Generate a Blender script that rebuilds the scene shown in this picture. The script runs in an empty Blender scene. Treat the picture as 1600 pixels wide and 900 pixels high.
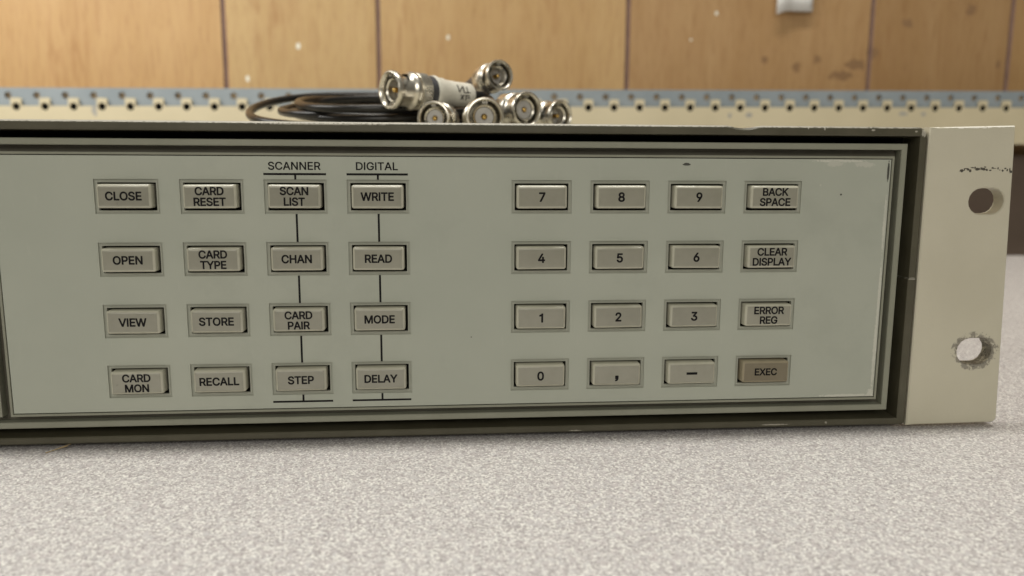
import bpy, bmesh, math, random
from mathutils import Vector, Matrix, Euler, noise
from mathutils.geometry import tessellate_polygon

# ------------------------------------------------------------------ scene, camera, world, lamps
scene = bpy.context.scene
C = scene.collection
MM = 0.001                                   # everything below is written in millimetres
random.seed(7)

YAW, PITCH, ROLL = -0.08501473, -0.15788812, -0.00501811
def cam_matrix():
    m = (Matrix.Rotation(YAW, 3, 'Z') @ Matrix.Rotation(PITCH, 3, 'X') @ Matrix.Rotation(ROLL, 3, 'Y'))
    r, f, u = m.col[0], m.col[1], m.col[2]
    M = Matrix.Identity(4)
    for i in range(3):
        M[i][0], M[i][1], M[i][2] = r[i], u[i], -f[i]
    M.translation = Vector((92.637, -221.707, 79.434)) * MM
    return M
cd = bpy.data.cameras.new('camera')
cam = bpy.data.objects.new('camera', cd); C.objects.link(cam)
cam.matrix_world = cam_matrix()
cd.sensor_width = 36.0; cd.lens = 28.04
cd.clip_start = 0.005; cd.clip_end = 50.0
cd.dof.use_dof = True; cd.dof.focus_distance = 0.226; cd.dof.aperture_fstop = 14.0
scene.camera = cam

scene.view_settings.view_transform = 'Standard'
scene.view_settings.look = 'None'
scene.view_settings.exposure = 0.0
scene.view_settings.gamma = 1.0

world = bpy.data.worlds.new('World'); scene.world = world
world.use_nodes = True
wn, wl = world.node_tree.nodes, world.node_tree.links
wn.clear()
wo = wn.new('ShaderNodeOutputWorld'); wb = wn.new('ShaderNodeBackground')
tc = wn.new('ShaderNodeTexCoord'); sx = wn.new('ShaderNodeSeparateXYZ'); wr = wn.new('ShaderNodeValToRGB')
mr = wn.new('ShaderNodeMapRange'); mr.inputs[1].default_value = -1; mr.inputs[2].default_value = 1
wl.new(tc.outputs['Generated'], sx.inputs[0]); wl.new(sx.outputs['Z'], mr.inputs[0]); wl.new(mr.outputs[0], wr.inputs[0])
e = wr.color_ramp.elements
e[0].position = 0.30; e[0].color = (0.10, 0.085, 0.07, 1)
e[1].position = 1.0; e[1].color = (0.62, 0.60, 0.53, 1)
m_ = wr.color_ramp.elements.new(0.55); m_.color = (0.26, 0.24, 0.20, 1)
wl.new(wr.outputs[0], wb.inputs[0]); wb.inputs[1].default_value = 0.5
wl.new(wb.outputs[0], wo.inputs[0])

def area_lamp(name, loc, target, sx_, sy_, watts, col):
    ld = bpy.data.lights.new(name, 'AREA'); ld.shape = 'RECTANGLE'
    ld.size, ld.size_y, ld.energy, ld.color = sx_, sy_, watts, col
    o = bpy.data.objects.new(name, ld); C.objects.link(o)
    o.location = loc
    o.rotation_euler = (Vector(target) - Vector(loc)).to_track_quat('-Z', 'Y').to_euler()
    return o
# a fluorescent ceiling fitting just behind the plane of the instrument's front, an unseen fill lamp added low on the left to brighten the wall, and the room's light from the front
area_lamp('ceiling_tube_light', (0.05, 0.075, 1.50), (0.05, 0.075, 0.0), 1.20, 0.15, 17.3, (1.0, 0.965, 0.88))
area_lamp('wall_side_fill_light', (-0.50, 0.17, 0.46), (-0.10, 0.62, 0.24), 0.50, 0.18, 2.9, (1.0, 0.98, 0.92))
area_lamp('room_light', (-0.15, -1.70, 0.85), (0.1, 0.0, 0.05), 1.30, 0.60, 12.5, (1.0, 0.96, 0.86))

# ------------------------------------------------------------------ materials
def material(name, base, rough=0.5, metal=0.0, spec=0.5, build=None):
    m = bpy.data.materials.new(name); m.use_nodes = True
    nt = m.node_tree; p = nt.nodes['Principled BSDF']
    p.inputs['Base Color'].default_value = (*base, 1)
    p.inputs['Roughness'].default_value = rough
    p.inputs['Metallic'].default_value = metal
    p.inputs['Specular IOR Level'].default_value = spec
    if build: build(nt, p)
    return m
def N(nt, kind, **kw):
    n = nt.nodes.new('ShaderNode' + kind)
    for k, v in kw.items(): setattr(n, k, v)
    return n
def coords(nt, scale=(1, 1, 1), loc=(0, 0, 0)):
    t = N(nt, 'TexCoord'); mp = N(nt, 'Mapping')
    mp.inputs['Scale'].default_value = scale; mp.inputs['Location'].default_value = loc
    nt.links.new(t.outputs['Object'], mp.inputs['Vector'])
    return mp.outputs['Vector']
def tex_noise(nt, vec, scale, detail=3, rough=0.55, dist=0.0):
    n = N(nt, 'TexNoise'); n.inputs['Scale'].default_value = scale; n.inputs['Detail'].default_value = detail
    n.inputs['Roughness'].default_value = rough; n.inputs['Distortion'].default_value = dist
    nt.links.new(vec, n.inputs['Vector']); return n.outputs['Fac']
def ramp(nt, fac, stops, interp='LINEAR'):
    r = N(nt, 'ValToRGB'); cr = r.color_ramp; cr.interpolation = interp
    while len(cr.elements) < len(stops): cr.elements.new(0.5)
    for el, (pos, col) in zip(cr.elements, stops):
        el.position = pos; el.color = (*col, 1) if len(col) == 3 else col
    nt.links.new(fac, r.inputs[0]); return r.outputs[0]
def mixc(nt, fac, a, b, mode='MIX'):
    n = N(nt, 'Mix', data_type='RGBA', blend_type=mode)
    for sock, v in ((n.inputs[0], fac), (n.inputs[6], a), (n.inputs[7], b)):
        if hasattr(v, 'is_output'): nt.links.new(v, sock)
        elif isinstance(v, (int, float)): sock.default_value = v
        else: sock.default_value = (*v, 1)
    return n.outputs[2]
def math_(nt, op, a, b=0.0, clamp=False):
    n = N(nt, 'Math', operation=op, use_clamp=clamp)
    for i, v in enumerate((a, b)):
        if hasattr(v, 'is_output'): nt.links.new(v, n.inputs[i])
        else: n.inputs[i].default_value = v
    return n.outputs[0]
def bump(nt, p, height, strength, dist):
    b = N(nt, 'Bump'); b.inputs['Strength'].default_value = strength; b.inputs['Distance'].default_value = dist
    nt.links.new(height, b.inputs['Height']); nt.links.new(b.outputs[0], p.inputs['Normal'])
def mottled(a, b, scale=60, bs=0.15, bscale=1500, bd=0.00008, rvar=0.0):
    """two close tones in soft patches, plus a fine grain in the surface"""
    def f(nt, p):
        v = coords(nt)
        c = mixc(nt, ramp(nt, tex_noise(nt, v, scale, 4), [(0.35, (0, 0, 0)), (0.68, (1, 1, 1))]), a, b)
        nt.links.new(c, p.inputs['Base Color'])
        bump(nt, p, tex_noise(nt, v, bscale, 2), bs, bd)
        if rvar:
            r0 = p.inputs['Roughness'].default_value
            q = math_(nt, 'MULTIPLY_ADD', tex_noise(nt, v, scale * 2.3, 4), rvar); q.node.inputs[2].default_value = r0 - rvar / 2
            nt.links.new(q, p.inputs['Roughness'])
    return f
def scuffs(nt, col, spots, chip_col, thresh=0.5, nscale=900):
    """chips, scratches and the painted highlight on the bezel top edge, inside soft ellipses (x, z, rx, rz in mm, object space)"""
    t = N(nt, 'TexCoord'); s = N(nt, 'SeparateXYZ'); nt.links.new(t.outputs['Object'], s.inputs[0])
    nz = tex_noise(nt, t.outputs['Object'], nscale, 4, 0.65)
    tot = None
    for x, z, rx, rz in spots:
        dx = math_(nt, 'MULTIPLY', math_(nt, 'SUBTRACT', s.outputs['X'], x * MM), 1 / (rx * MM))
        dz = math_(nt, 'MULTIPLY', math_(nt, 'SUBTRACT', s.outputs['Z'], z * MM), 1 / (rz * MM))
        d = math_(nt, 'SQRT', math_(nt, 'ADD', math_(nt, 'MULTIPLY', dx, dx), math_(nt, 'MULTIPLY', dz, dz)))
        m = math_(nt, 'SUBTRACT', 1.0, d, True)
        tot = m if tot is None else math_(nt, 'MAXIMUM', tot, m)
    k = math_(nt, 'ADD', nz, math_(nt, 'MULTIPLY', tot, 0.45))
    k = math_(nt, 'MULTIPLY', k, math_(nt, 'GREATER_THAN', tot, 0.001))
    f = ramp(nt, k, [(thresh + 0.12, (0, 0, 0)), (thresh + 0.19, (1, 1, 1))])
    return mixc(nt, f, col, chip_col)

INST = Vector((17.0, 150.0, 0.0))            # base of the instrument, and its object-space origin

def panel_build(nt, p):
    v = coords(nt)
    c = mixc(nt, ramp(nt, tex_noise(nt, v, 22, 5), [(0.35, (0, 0, 0)), (0.7, (1, 1, 1))]), (0.375, 0.395, 0.335), (0.405, 0.422, 0.358))
    ox = INST.x
    c = scuffs(nt, c, [(219.9 - ox, 62, 0.5, 10), (220.0 - ox, 40, 0.45, 14), (219.9 - ox, 24, 0.6, 14), (212 - ox, 10.6, 10, 0.5),
                       (219.6 - ox, 11.2, 1.3, 1.4), (205 - ox, 79.9, 9, .45)], (0.52, 0.52, 0.45), 0.43, 1500)
    c = scuffs(nt, c, [(204 - ox, 79.2, 4, 1.2), (213 - ox, 78.9, 4, 1.1), (200 - ox, 73, .4, .4)], (0.46, 0.465, 0.40), 0.50, 700)
    fz_ = ramp(nt, tex_noise(nt, coords(nt, (1, 1, .12)), 700, 3, 0.7), [(0.62, (0, 0, 0)), (0.74, (.16, .16, .16))])
    c = mixc(nt, fz_, c, (0.50, 0.51, 0.45))
    c = mixc(nt, ramp(nt, tex_noise(nt, v, 38, 5, 0.7), [(0.55, (0, 0, 0)), (0.78, (.45, .45, .45))]), c, (0.315, 0.33, 0.28))
    c = scuffs(nt, c, [(160.6 - ox, 78.8, 1.3, 0.4), (206.2 - ox, 70.4, 0.35, 0.3), (219.9 - ox, 77, 0.35, 3.2), (190 - ox, 49.5, .25, .25),
                       (28 - ox, 66, .25, .25), (100 - ox, 30, .22, .2)], (0.06, 0.06, 0.05), 0.36, 1500)
    nt.links.new(c, p.inputs['Base Color'])
    rgh = math_(nt, 'MULTIPLY_ADD', tex_noise(nt, v, 45, 5, 0.65), 0.22); rgh.node.inputs[2].default_value = 0.30
    nt.links.new(rgh, p.inputs['Roughness'])
    h = math_(nt, 'ADD', tex_noise(nt, v, 1300, 2), math_(nt, 'MULTIPLY', tex_noise(nt, v, 120, 2), 0.6))
    bump(nt, p, h, 0.12, 0.0001)
def ear_build(nt, p):
    v = coords(nt); ox = INST.x
    c = mixc(nt, ramp(nt, tex_noise(nt, v, 35, 5), [(0.35, (0, 0, 0)), (0.7, (1, 1, 1))]), (0.52, 0.49, 0.385), (0.565, 0.535, 0.425))
    c = scuffs(nt, c, [(250.7 - ox, 23.9, 7.6, 6.0)], (0.27, 0.25, 0.205), 0.42, 520)
    c = scuffs(nt, c, [(250.6 - ox, 23.9, 7.6, 6.1)], (0.11, 0.10, 0.08), 0.53, 1700)
    rr = random.Random(5); row = []
    for k in range(22):
        t = k / 21; x = 241.2 + 15.3 * t; z = 77.2 + 1.0 * math.sin(min(t * 3.6, 1.8)) - 1.1 * max(0, t - .35) + rr.uniform(-.5, .45)
        row.append((x - ox + rr.uniform(-.3, .3), z, rr.uniform(.25, 1.0), rr.uniform(.14, .55)))
    c = scuffs(nt, c, row, (0.07, 0.062, 0.05), 0.44, 2600)
    c = scuffs(nt, c, [(240 - ox, 89.7, 12, .5), (252 - ox, 90.0, 8, .4)], (0.8, .78, .7), 0.45, 700)
    nt.links.new(c, p.inputs['Base Color'])
    bump(nt, p, tex_noise(nt, v, 1100, 2), 0.25, 0.00012)
def table_build(nt, p):
    v = coords(nt)
    base = mixc(nt, ramp(nt, tex_noise(nt, v, 14, 3), [(0.3, (0, 0, 0)), (0.7, (1, 1, 1))]), (0.50, 0.482, 0.492), (0.545, 0.53, 0.53))
    base = mixc(nt, ramp(nt, tex_noise(nt, v, 420, 2), [(0.4, (0, 0, 0)), (0.6, (1, 1, 1))]), base, (0.51, 0.475, 0.478))
    def chips(scale, loc):
        w = N(nt, 'TexNoise'); w.inputs['Scale'].default_value = scale * 1.3; w.inputs['Detail'].default_value = 1
        vv = coords(nt, loc=loc); nt.links.new(vv, w.inputs['Vector'])
        sc_ = N(nt, 'VectorMath', operation='SCALE'); sc_.inputs[3].default_value = 0.9 / scale; nt.links.new(w.outputs['Color'], sc_.inputs[0])
        ad = N(nt, 'VectorMath', operation='ADD'); nt.links.new(vv, ad.inputs[0]); nt.links.new(sc_.outputs[0], ad.inputs[1])
        vo = N(nt, 'TexVoronoi'); vo.inputs['Scale'].default_value = scale; nt.links.new(ad.outputs[0], vo.inputs['Vector'])
        s_ = N(nt, 'SeparateColor'); nt.links.new(vo.outputs['Color'], s_.inputs[0]); return s_.outputs
    a = chips(1600, (0, 0, 0)); a2 = chips(2300, (3, 1, 2))
    c = mixc(nt, ramp(nt, a[0], [(0.77, (0, 0, 0)), (0.81, (1, 1, 1))]), base, (0.40, 0.375, 0.375))
    c = mixc(nt, ramp(nt, a[1], [(0.80, (0, 0, 0)), (0.84, (1, 1, 1))]), c, (0.66, 0.645, 0.625))
    c = mixc(nt, ramp(nt, a2[0], [(0.82, (0, 0, 0)), (0.85, (1, 1, 1))]), c, (0.33, 0.305, 0.31))
    c = mixc(nt, ramp(nt, a2[1], [(0.84, (0, 0, 0)), (0.87, (1, 1, 1))]), c, (0.76, 0.745, 0.72))
    nt.links.new(c, p.inputs['Base Color'])
    bump(nt, p, tex_noise(nt, v, 900, 2), 0.15, 0.0002)
def wood_build(nt, p):
    v = coords(nt)
    def slant(scale, ang, loc=(0, 0, 0)):
        o_ = coords(nt, (1, 1, 1), loc); m2 = N(nt, 'Mapping'); m2.inputs['Rotation'].default_value = (0, ang, 0); m2.inputs['Scale'].default_value = scale
        nt.links.new(o_, m2.inputs['Vector']); return m2.outputs['Vector']
    g1 = tex_noise(nt, coords(nt, (17, 17, 2.6)), 1.0, 5, 0.6, 1.6)
    g2 = tex_noise(nt, slant((330, 330, 38), 0.03), 1.0, 4, 0.62, 0.5)
    g3 = tex_noise(nt, coords(nt, (7, 7, 4)), 1.0, 3, 0.5)
    g4 = tex_noise(nt, slant((110, 110, 14), -0.20, (.3, 0, .2)), 1.0, 5, 0.6, 0.9)
    g5 = tex_noise(nt, coords(nt, (60, 60, 60)), 1.0, 5, 0.65)
    c = mixc(nt, ramp(nt, g1, [(0.30, (0, 0, 0)), (0.72, (1, 1, 1))]), (0.435, 0.275, 0.122), (0.515, 0.35, 0.172))
    c = mixc(nt, ramp(nt, g2, [(0.48, (0, 0, 0)), (0.74, (.75, .75, .75))]), c, (0.36, 0.21, 0.092))
    k4 = math_(nt, 'MULTIPLY', ramp(nt, g4, [(0.50, (0, 0, 0)), (0.64, (1, 1, 1))]), ramp(nt, g3, [(0.42, (0, 0, 0)), (0.62, (1, 1, 1))]))
    c = mixc(nt, k4, c, (0.36, 0.20, 0.085))
    c = mixc(nt, ramp(nt, g5, [(0.35, (0, 0, 0)), (0.75, (.35, .35, .35))]), c, (0.50, 0.33, 0.17))
    # own tone per board, with the light's falloff to the right painted in
    t = N(nt, 'TexCoord'); s = N(nt, 'SeparateXYZ'); nt.links.new(t.outputs['Object'], s.inputs[0])
    mrn = N(nt, 'MapRange'); nt.links.new(s.outputs['X'], mrn.inputs[0]); mrn.inputs[1].default_value = -0.6; mrn.inputs[2].default_value = 0.9
    def bx(x): return (x / 1000 + 0.6) / 1.5
    tone = ramp(nt, mrn.outputs[0], [(0.0, (1.06, 1.02, 0.98)), (bx(-123), (1.04, 1.08, 1.08)), (bx(28), (1.0, 1.0, 0.98)), (bx(283), (0.86, 0.82, 0.82)),
                                     (bx(545), (0.76, 0.71, 0.69)), (bx(701), (0.80, 0.76, 0.72))], 'CONSTANT')
    c = mixc(nt, 1.0, c, tone, 'MULTIPLY')
    c = scuffs(nt, c, [(-51.6, 192, 2.2, 3.2), (-102.5, 159.6, 2.0, 3.2), (98, 203, 1.6, 2.4), (376, 232, 1.7, 2.0), (350, 205, 1.2, 1.2)], (0.78, 0.76, 0.66), 0.20, 60)
    c = scuffs(nt, c, [(487, 187, 5, 6), (465, 179, 6, 7), (515, 171, 18, 6), (530, 182, 14, 7), (548, 195, 9, 8), (654, 241, 8, 7), (584, 226, 9, 6), (430, 185, 5, 5),
                       (690, 185, 4, 5)], (0.26, 0.155, 0.078), 0.465, 200)
    nt.links.new(c, p.inputs['Base Color'])
    bump(nt, p, g2, 0.1, 0.0005)
def knurl_metal(nt, p):
    v = coords(nt)
    r = math_(nt, 'MULTIPLY_ADD', tex_noise(nt, v, 300, 3), 0.14); r.node.inputs[2].default_value = 0.22
    nt.links.new(r, p.inputs['Roughness'])
    nt.links.new(mixc(nt, tex_noise(nt, v, 250, 3), (0.54, 0.51, 0.44), (0.70, 0.67, 0.60)), p.inputs['Base Color'])
KW, KH, DEP = 13.92, 6.34, -2.3               # key cap width, height and front face
def key_build(a, b):
    def f(nt, p):
        v = coords(nt); oi = N(nt, 'ObjectInfo')
        mv = N(nt, 'VectorMath', operation='ADD'); cm = N(nt, 'CombineXYZ')
        rr = math_(nt, 'MULTIPLY', oi.outputs['Random'], 3.0)
        for i in range(3): nt.links.new(rr, cm.inputs[i])
        nt.links.new(v, mv.inputs[0]); nt.links.new(cm.outputs[0], mv.inputs[1])
        c = mixc(nt, ramp(nt, tex_noise(nt, mv.outputs[0], 160, 5, 0.6), [(0.35, (0, 0, 0)), (0.7, (1, 1, 1))]), a, b)
        dirt = ramp(nt, tex_noise(nt, mv.outputs[0], 420, 5, 0.7, 0.8), [(0.66, (0, 0, 0)), (0.78, (.7, .7, .7))])
        c = mixc(nt, dirt, c, tuple(x * 0.62 for x in a))
        # paler rims: the edge highlight is painted into the key colour
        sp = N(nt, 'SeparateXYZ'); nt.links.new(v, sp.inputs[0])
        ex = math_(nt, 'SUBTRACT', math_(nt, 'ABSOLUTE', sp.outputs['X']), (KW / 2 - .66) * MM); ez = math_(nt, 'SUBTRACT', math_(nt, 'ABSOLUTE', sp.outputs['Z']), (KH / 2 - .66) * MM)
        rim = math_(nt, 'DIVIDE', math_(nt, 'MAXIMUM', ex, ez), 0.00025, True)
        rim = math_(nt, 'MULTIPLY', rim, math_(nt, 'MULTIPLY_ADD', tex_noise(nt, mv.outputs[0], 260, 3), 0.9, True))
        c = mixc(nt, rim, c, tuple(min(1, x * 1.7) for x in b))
        tone = math_(nt, 'MULTIPLY_ADD', oi.outputs['Random'], 0.10); tone.node.inputs[2].default_value = 0.94
        cc = N(nt, 'CombineColor')
        for i in range(3): nt.links.new(tone, cc.inputs[i])
        nt.links.new(mixc(nt, 1.0, c, cc.outputs[0], 'MULTIPLY'), p.inputs['Base Color'])
        bump(nt, p, tex_noise(nt, mv.outputs[0], 1600, 2), 0.12, 0.00006)
    return f

M_PANEL = material('panel_paint', (.38, .385, .33), 0.42, spec=0.4, build=panel_build)
M_EAR = material('ear_paint', (.54, .51, .40), 0.5, spec=0.35, build=ear_build)
def bezel_build(nt, p):
    v = coords(nt); ox = INST.x
    c = mixc(nt, ramp(nt, tex_noise(nt, v, 90, 4), [(0.35, (0, 0, 0)), (0.7, (1, 1, 1))]), (0.066, 0.06, 0.037), (0.085, 0.078, 0.05))
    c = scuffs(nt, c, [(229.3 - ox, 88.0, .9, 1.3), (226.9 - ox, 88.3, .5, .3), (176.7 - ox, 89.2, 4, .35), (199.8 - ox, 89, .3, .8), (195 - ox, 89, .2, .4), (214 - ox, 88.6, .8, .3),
                       (229.5 - ox, 45.9, 2, .3), (190 - ox, 2.3, 5, .2), (130 - ox, 1.9, 2, .2), (206 - ox, 2.6, .4, .5), (60 - ox, 88.9, 20, .2), (20 - ox, 89.5, 400, .45)], (0.36, .34, .28), 0.42, 1300)  # long top-edge ellipse: worn paint plus a painted highlight
    nt.links.new(c, p.inputs['Base Color'])
    bump(nt, p, tex_noise(nt, v, 900, 2), 0.2, 0.0001)
M_BEZEL = material('olive_bezel_paint', (.11, .10, .07), 0.42, spec=0.45, build=bezel_build)
M_FRAME = material('grey_frame_paint', (.27, .265, .205), 0.45, spec=0.45, build=mottled((.225, .228, .175), (.25, .253, .198), 90))
M_CHANNEL = material('channel_shade_paint', (.10, .093, .07), 0.6, build=mottled((.09, .083, .06), (.11, .102, .078), 90))  # frame colour painted darker for the shade down in the channel
M_SURR = material('key_surround_plastic', (.27, .265, .215), 0.5, build=mottled((.315, .325, .27), (.345, .353, .295), 200))
M_BLACK = material('black_gap', (.008, .008, .007), 0.8, spec=0.1, build=mottled((.006, .006, .005), (.010, .009, .008), 200))
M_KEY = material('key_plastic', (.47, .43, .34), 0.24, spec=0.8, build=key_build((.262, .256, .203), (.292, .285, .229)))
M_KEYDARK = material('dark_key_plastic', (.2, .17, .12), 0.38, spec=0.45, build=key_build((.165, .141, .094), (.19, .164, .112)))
M_INK = material('black_ink', (.01, .009, .01), 0.75, spec=0.12, build=mottled((.008, .007, .008), (.016, .015, .015), 600, 0.05))
M_CHASSIS = material('chassis_paint', (.5, .47, .38), 0.5, build=mottled((.48, .45, .36), (.53, .5, .4), 40))
M_RUBBER = material('black_rubber', (.02, .02, .02), 0.6, build=mottled((.016, .016, .016), (.028, .027, .026), 200))
M_TABLE = material('speckled_laminate', (.5, .45, .43), 0.5, spec=0.3, build=table_build)
M_WOOD = material('wood_panelling', (.45, .28, .11), 0.5, spec=0.3, build=wood_build)
M_GROOVE = material('panelling_groove', (.10, .055, .04), 0.7, build=mottled((.17, .10, .08), (.22, .135, .105), 60))
M_BACKING = material('tan_backing', (.3, .24, .16), 0.7, build=mottled((.22, .18, .13), (.42, .32, .2), 40))
M_DARKWOOD = material('dark_brown_board', (.16, .12, .1), 0.6, build=mottled((.15, .108, .082), (.19, .14, .105), 14))
M_BLUE = material('blue_grey_steel', (.30, .37, .43), 0.4, spec=0.5, build=mottled((.245, .285, .31), (.29, .33, .355), 25))
def cream_build(nt, p):
    v = coords(nt)
    c = mixc(nt, ramp(nt, tex_noise(nt, v, 12, 4), [(0.35, (0, 0, 0)), (0.7, (1, 1, 1))]), (.58, .51, .345), (.64, .565, .39))
    c = scuffs(nt, c, [(243, 15.5, 3.5, 2.6), (224, 15, 2, 3), (403, 18, 5, 2.6), (424, 18, 3, 2), (-378, 13.5, 2.6, 6), (-150, 9, 3, 2)], (.36, .35, .32), 0.40, 160)
    nt.links.new(c, p.inputs['Base Color'])
    bump(nt, p, tex_noise(nt, v, 500, 2), 0.1, 0.0002)
M_CREAM = material('cream_paint', (.65, .57, .38), 0.45, build=cream_build)
M_STEEL = material('nickel_plate', (.72, .68, .6), 0.2, metal=1.0, build=knurl_metal)
M_GOLD = material('gold_contact', (.75, .52, .18), 0.25, metal=1.0, build=lambda nt, p: nt.links.new(mixc(nt, tex_noise(nt, coords(nt), 700, 3), (.45, .30, .10), (.62, .43, .16)), p.inputs['Base Color']))
M_PTFE = material('white_insulator', (.72, .70, .68), 0.5, build=mottled((.34, .33, .325), (.42, .41, .40), 300))
M_CABLE = material('black_cable_jacket', (.01, .009, .01), 0.3, spec=0.4, build=mottled((.006, .006, .006), (.014, .012, .011), 90, 0.1, 500))
M_BOOT = material('dark_boot_rubber', (.05, .05, .055), 0.5, build=mottled((.04, .04, .045), (.06, .06, .066), 150))
M_SLEEVE = material('white_heat_shrink', (.74, .72, .64), 0.42, build=mottled((.68, .66, .58), (.78, .76, .68), 220, 0.2, 600))
M_PAPER = material('white_card', (.82, .82, .81), 0.55, build=mottled((.80, .80, .79), (.85, .85, .84), 40))
M_STRAW = material('dry_straw', (.45, .34, .18), 0.6, build=mottled((.38, .28, .14), (.5, .38, .2), 900))

# ------------------------------------------------------------------ mesh helpers (millimetres, world axes)
class MB:
    def __init__(s): s.v, s.f, s.mi = [], [], []
    def add(s, verts, faces, mi=0):
        o = len(s.v); s.v += [tuple(v) for v in verts]
        s.f += [tuple(i + o for i in f) for f in faces]; s.mi += [mi] * len(faces)
    def box(s, x0, x1, y0, y1, z0, z1, mi=0):
        s.add([(x0, y0, z0), (x1, y0, z0), (x1, y1, z0), (x0, y1, z0), (x0, y0, z1), (x1, y0, z1), (x1, y1, z1), (x0, y1, z1)],
              [(0, 3, 2, 1), (4, 5, 6, 7), (0, 1, 5, 4), (1, 2, 6, 5), (2, 3, 7, 6), (3, 0, 4, 7)], mi)
    def rings(s, rings, closed=True, cap0=False, cap1=False, mi=0, skip=None):
        n = len(rings[0]); vs = [p for r in rings for p in r]; fs = []
        for i in range(len(rings) - 1):
            for j in range(n if closed else n - 1):
                if skip and skip(i, j): continue
                k = (j + 1) % n
                fs.append((i * n + j, i * n + k, (i + 1) * n + k, (i + 1) * n + j))
        if cap0: fs.append(tuple(range(n))[::-1])
        if cap1: fs.append(tuple((len(rings) - 1) * n + j for j in range(n)))
        s.add(vs, fs, mi)
    def build(s, name, mats, parent=None, origin=None, smooth=False, bevel=0, autosmooth=None, label=None, weld=True):
        """origin: world mm point that becomes the object's origin"""
        o0 = Vector(origin) if origin is not None else (Vector(parent['_o']) if parent is not None and '_o' in parent else Vector((0, 0, 0)))
        me = bpy.data.meshes.new(name)
        me.from_pydata([((x - o0.x) * MM, (y - o0.y) * MM, (z - o0.z) * MM) for x, y, z in s.v], [], s.f)
        for m in (mats if isinstance(mats, (list, tuple)) else [mats]): me.materials.append(m)
        me.polygons.foreach_set('material_index', s.mi)
        bm = bmesh.new(); bm.from_mesh(me)
        if weld: bmesh.ops.remove_doubles(bm, verts=bm.verts, dist=1e-7)
        bmesh.ops.recalc_face_normals(bm, faces=bm.faces)
        bm.to_mesh(me); bm.free()
        ob = bpy.data.objects.new(name, me); C.objects.link(ob)
        if smooth:
            me.polygons.foreach_set('use_smooth', [True] * len(me.polygons))
            me.set_sharp_from_angle(angle=math.radians(autosmooth or 40))
        if bevel:
            b = ob.modifiers.new('edge_bevel', 'BEVEL'); b.width = bevel * MM; b.segments = 2; b.limit_method = 'ANGLE'; b.angle_limit = math.radians(40)
        ob['_o'] = list(o0)
        if parent is not None:
            ob.parent = parent; ob.location = (o0 - Vector(parent['_o'])) * MM
        else: ob.location = o0 * MM
        if label: ob['label'] = label
        return ob
def thing(name, label, cat, at, group=None):
    o = bpy.data.objects.new(name, None); C.objects.link(o); o.empty_display_size = 0.01
    o.location = Vector(at) * MM; o['_o'] = list(at); o['label'] = label; o['category'] = cat
    if group: o['group'] = group
    return o
def tag(o, label, cat, group=None):
    o['label'] = label; o['category'] = cat
    if group: o['group'] = group
    return o
def plate(x0, x1, z0, z1, holes, y0, y1):
    """upright plate with rectangular through-holes (list of x0,x1,z0,z1)"""
    mb = MB()
    xs = sorted({x0, x1, *[h[0] for h in holes], *[h[1] for h in holes]}); zs = sorted({z0, z1, *[h[2] for h in holes], *[h[3] for h in holes]})
    def solid(i, j):
        if i < 0 or j < 0 or i >= len(xs) - 1 or j >= len(zs) - 1: return False
        cx, cz = (xs[i] + xs[i + 1]) / 2, (zs[j] + zs[j + 1]) / 2
        return not any(h[0] < cx < h[1] and h[2] < cz < h[3] for h in holes)
    for i in range(len(xs) - 1):
        for j in range(len(zs) - 1):
            if not solid(i, j): continue
            a, b, c, d = xs[i], xs[i + 1], zs[j], zs[j + 1]
            mb.add([(a, y0, c), (b, y0, c), (b, y0, d), (a, y0, d)], [(0, 1, 2, 3)])
            mb.add([(a, y1, c), (b, y1, c), (b, y1, d), (a, y1, d)], [(3, 2, 1, 0)])
            for (di, dj, p, q) in ((-1, 0, (a, c), (a, d)), (1, 0, (b, d), (b, c)), (0, -1, (b, c), (a, c)), (0, 1, (a, d), (b, d))):
                if not solid(i + di, j + dj):
                    mb.add([(p[0], y0, p[1]), (q[0], y0, q[1]), (q[0], y1, q[1]), (p[0], y1, p[1])], [(0, 1, 2, 3)])
    return mb
def rrect(cx, cz, w, h, r, y, n=5):
    pts = []
    for sx_, sz_, a0 in ((1, 1, 0), (-1, 1, 90), (-1, -1, 180), (1, -1, 270)):
        for k in range(n + 1):
            a = math.radians(a0 + 90 * k / n)
            pts.append((cx + sx_ * (w / 2 - r) + r * math.cos(a), y, cz + sz_ * (h / 2 - r) + r * math.sin(a)))
    return pts
def frame_loft(stations, prof, closed, mb=None):
    """stations: (outer xz, inner xz); prof: (t outer->inner in mm from outer if >=0 / from inner if <0 , y)"""
    mb = mb or MB(); rings = []
    for o, i in stations:
        o, i = Vector(o), Vector(i); d = (i - o); L = d.length; d = d / L if L else d
        rings.append([((o + d * (t * k if t is not None else 0)).x if not frm else (i - d * t * k).x, y, (o + d * t * k).y if not frm else (i - d * t * k).y)
                      for (frm, t, y) in prof for k in (1.0,)])
    if closed: rings.append(rings[0])
    mb.rings(rings, closed=True)
    return mb
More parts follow.
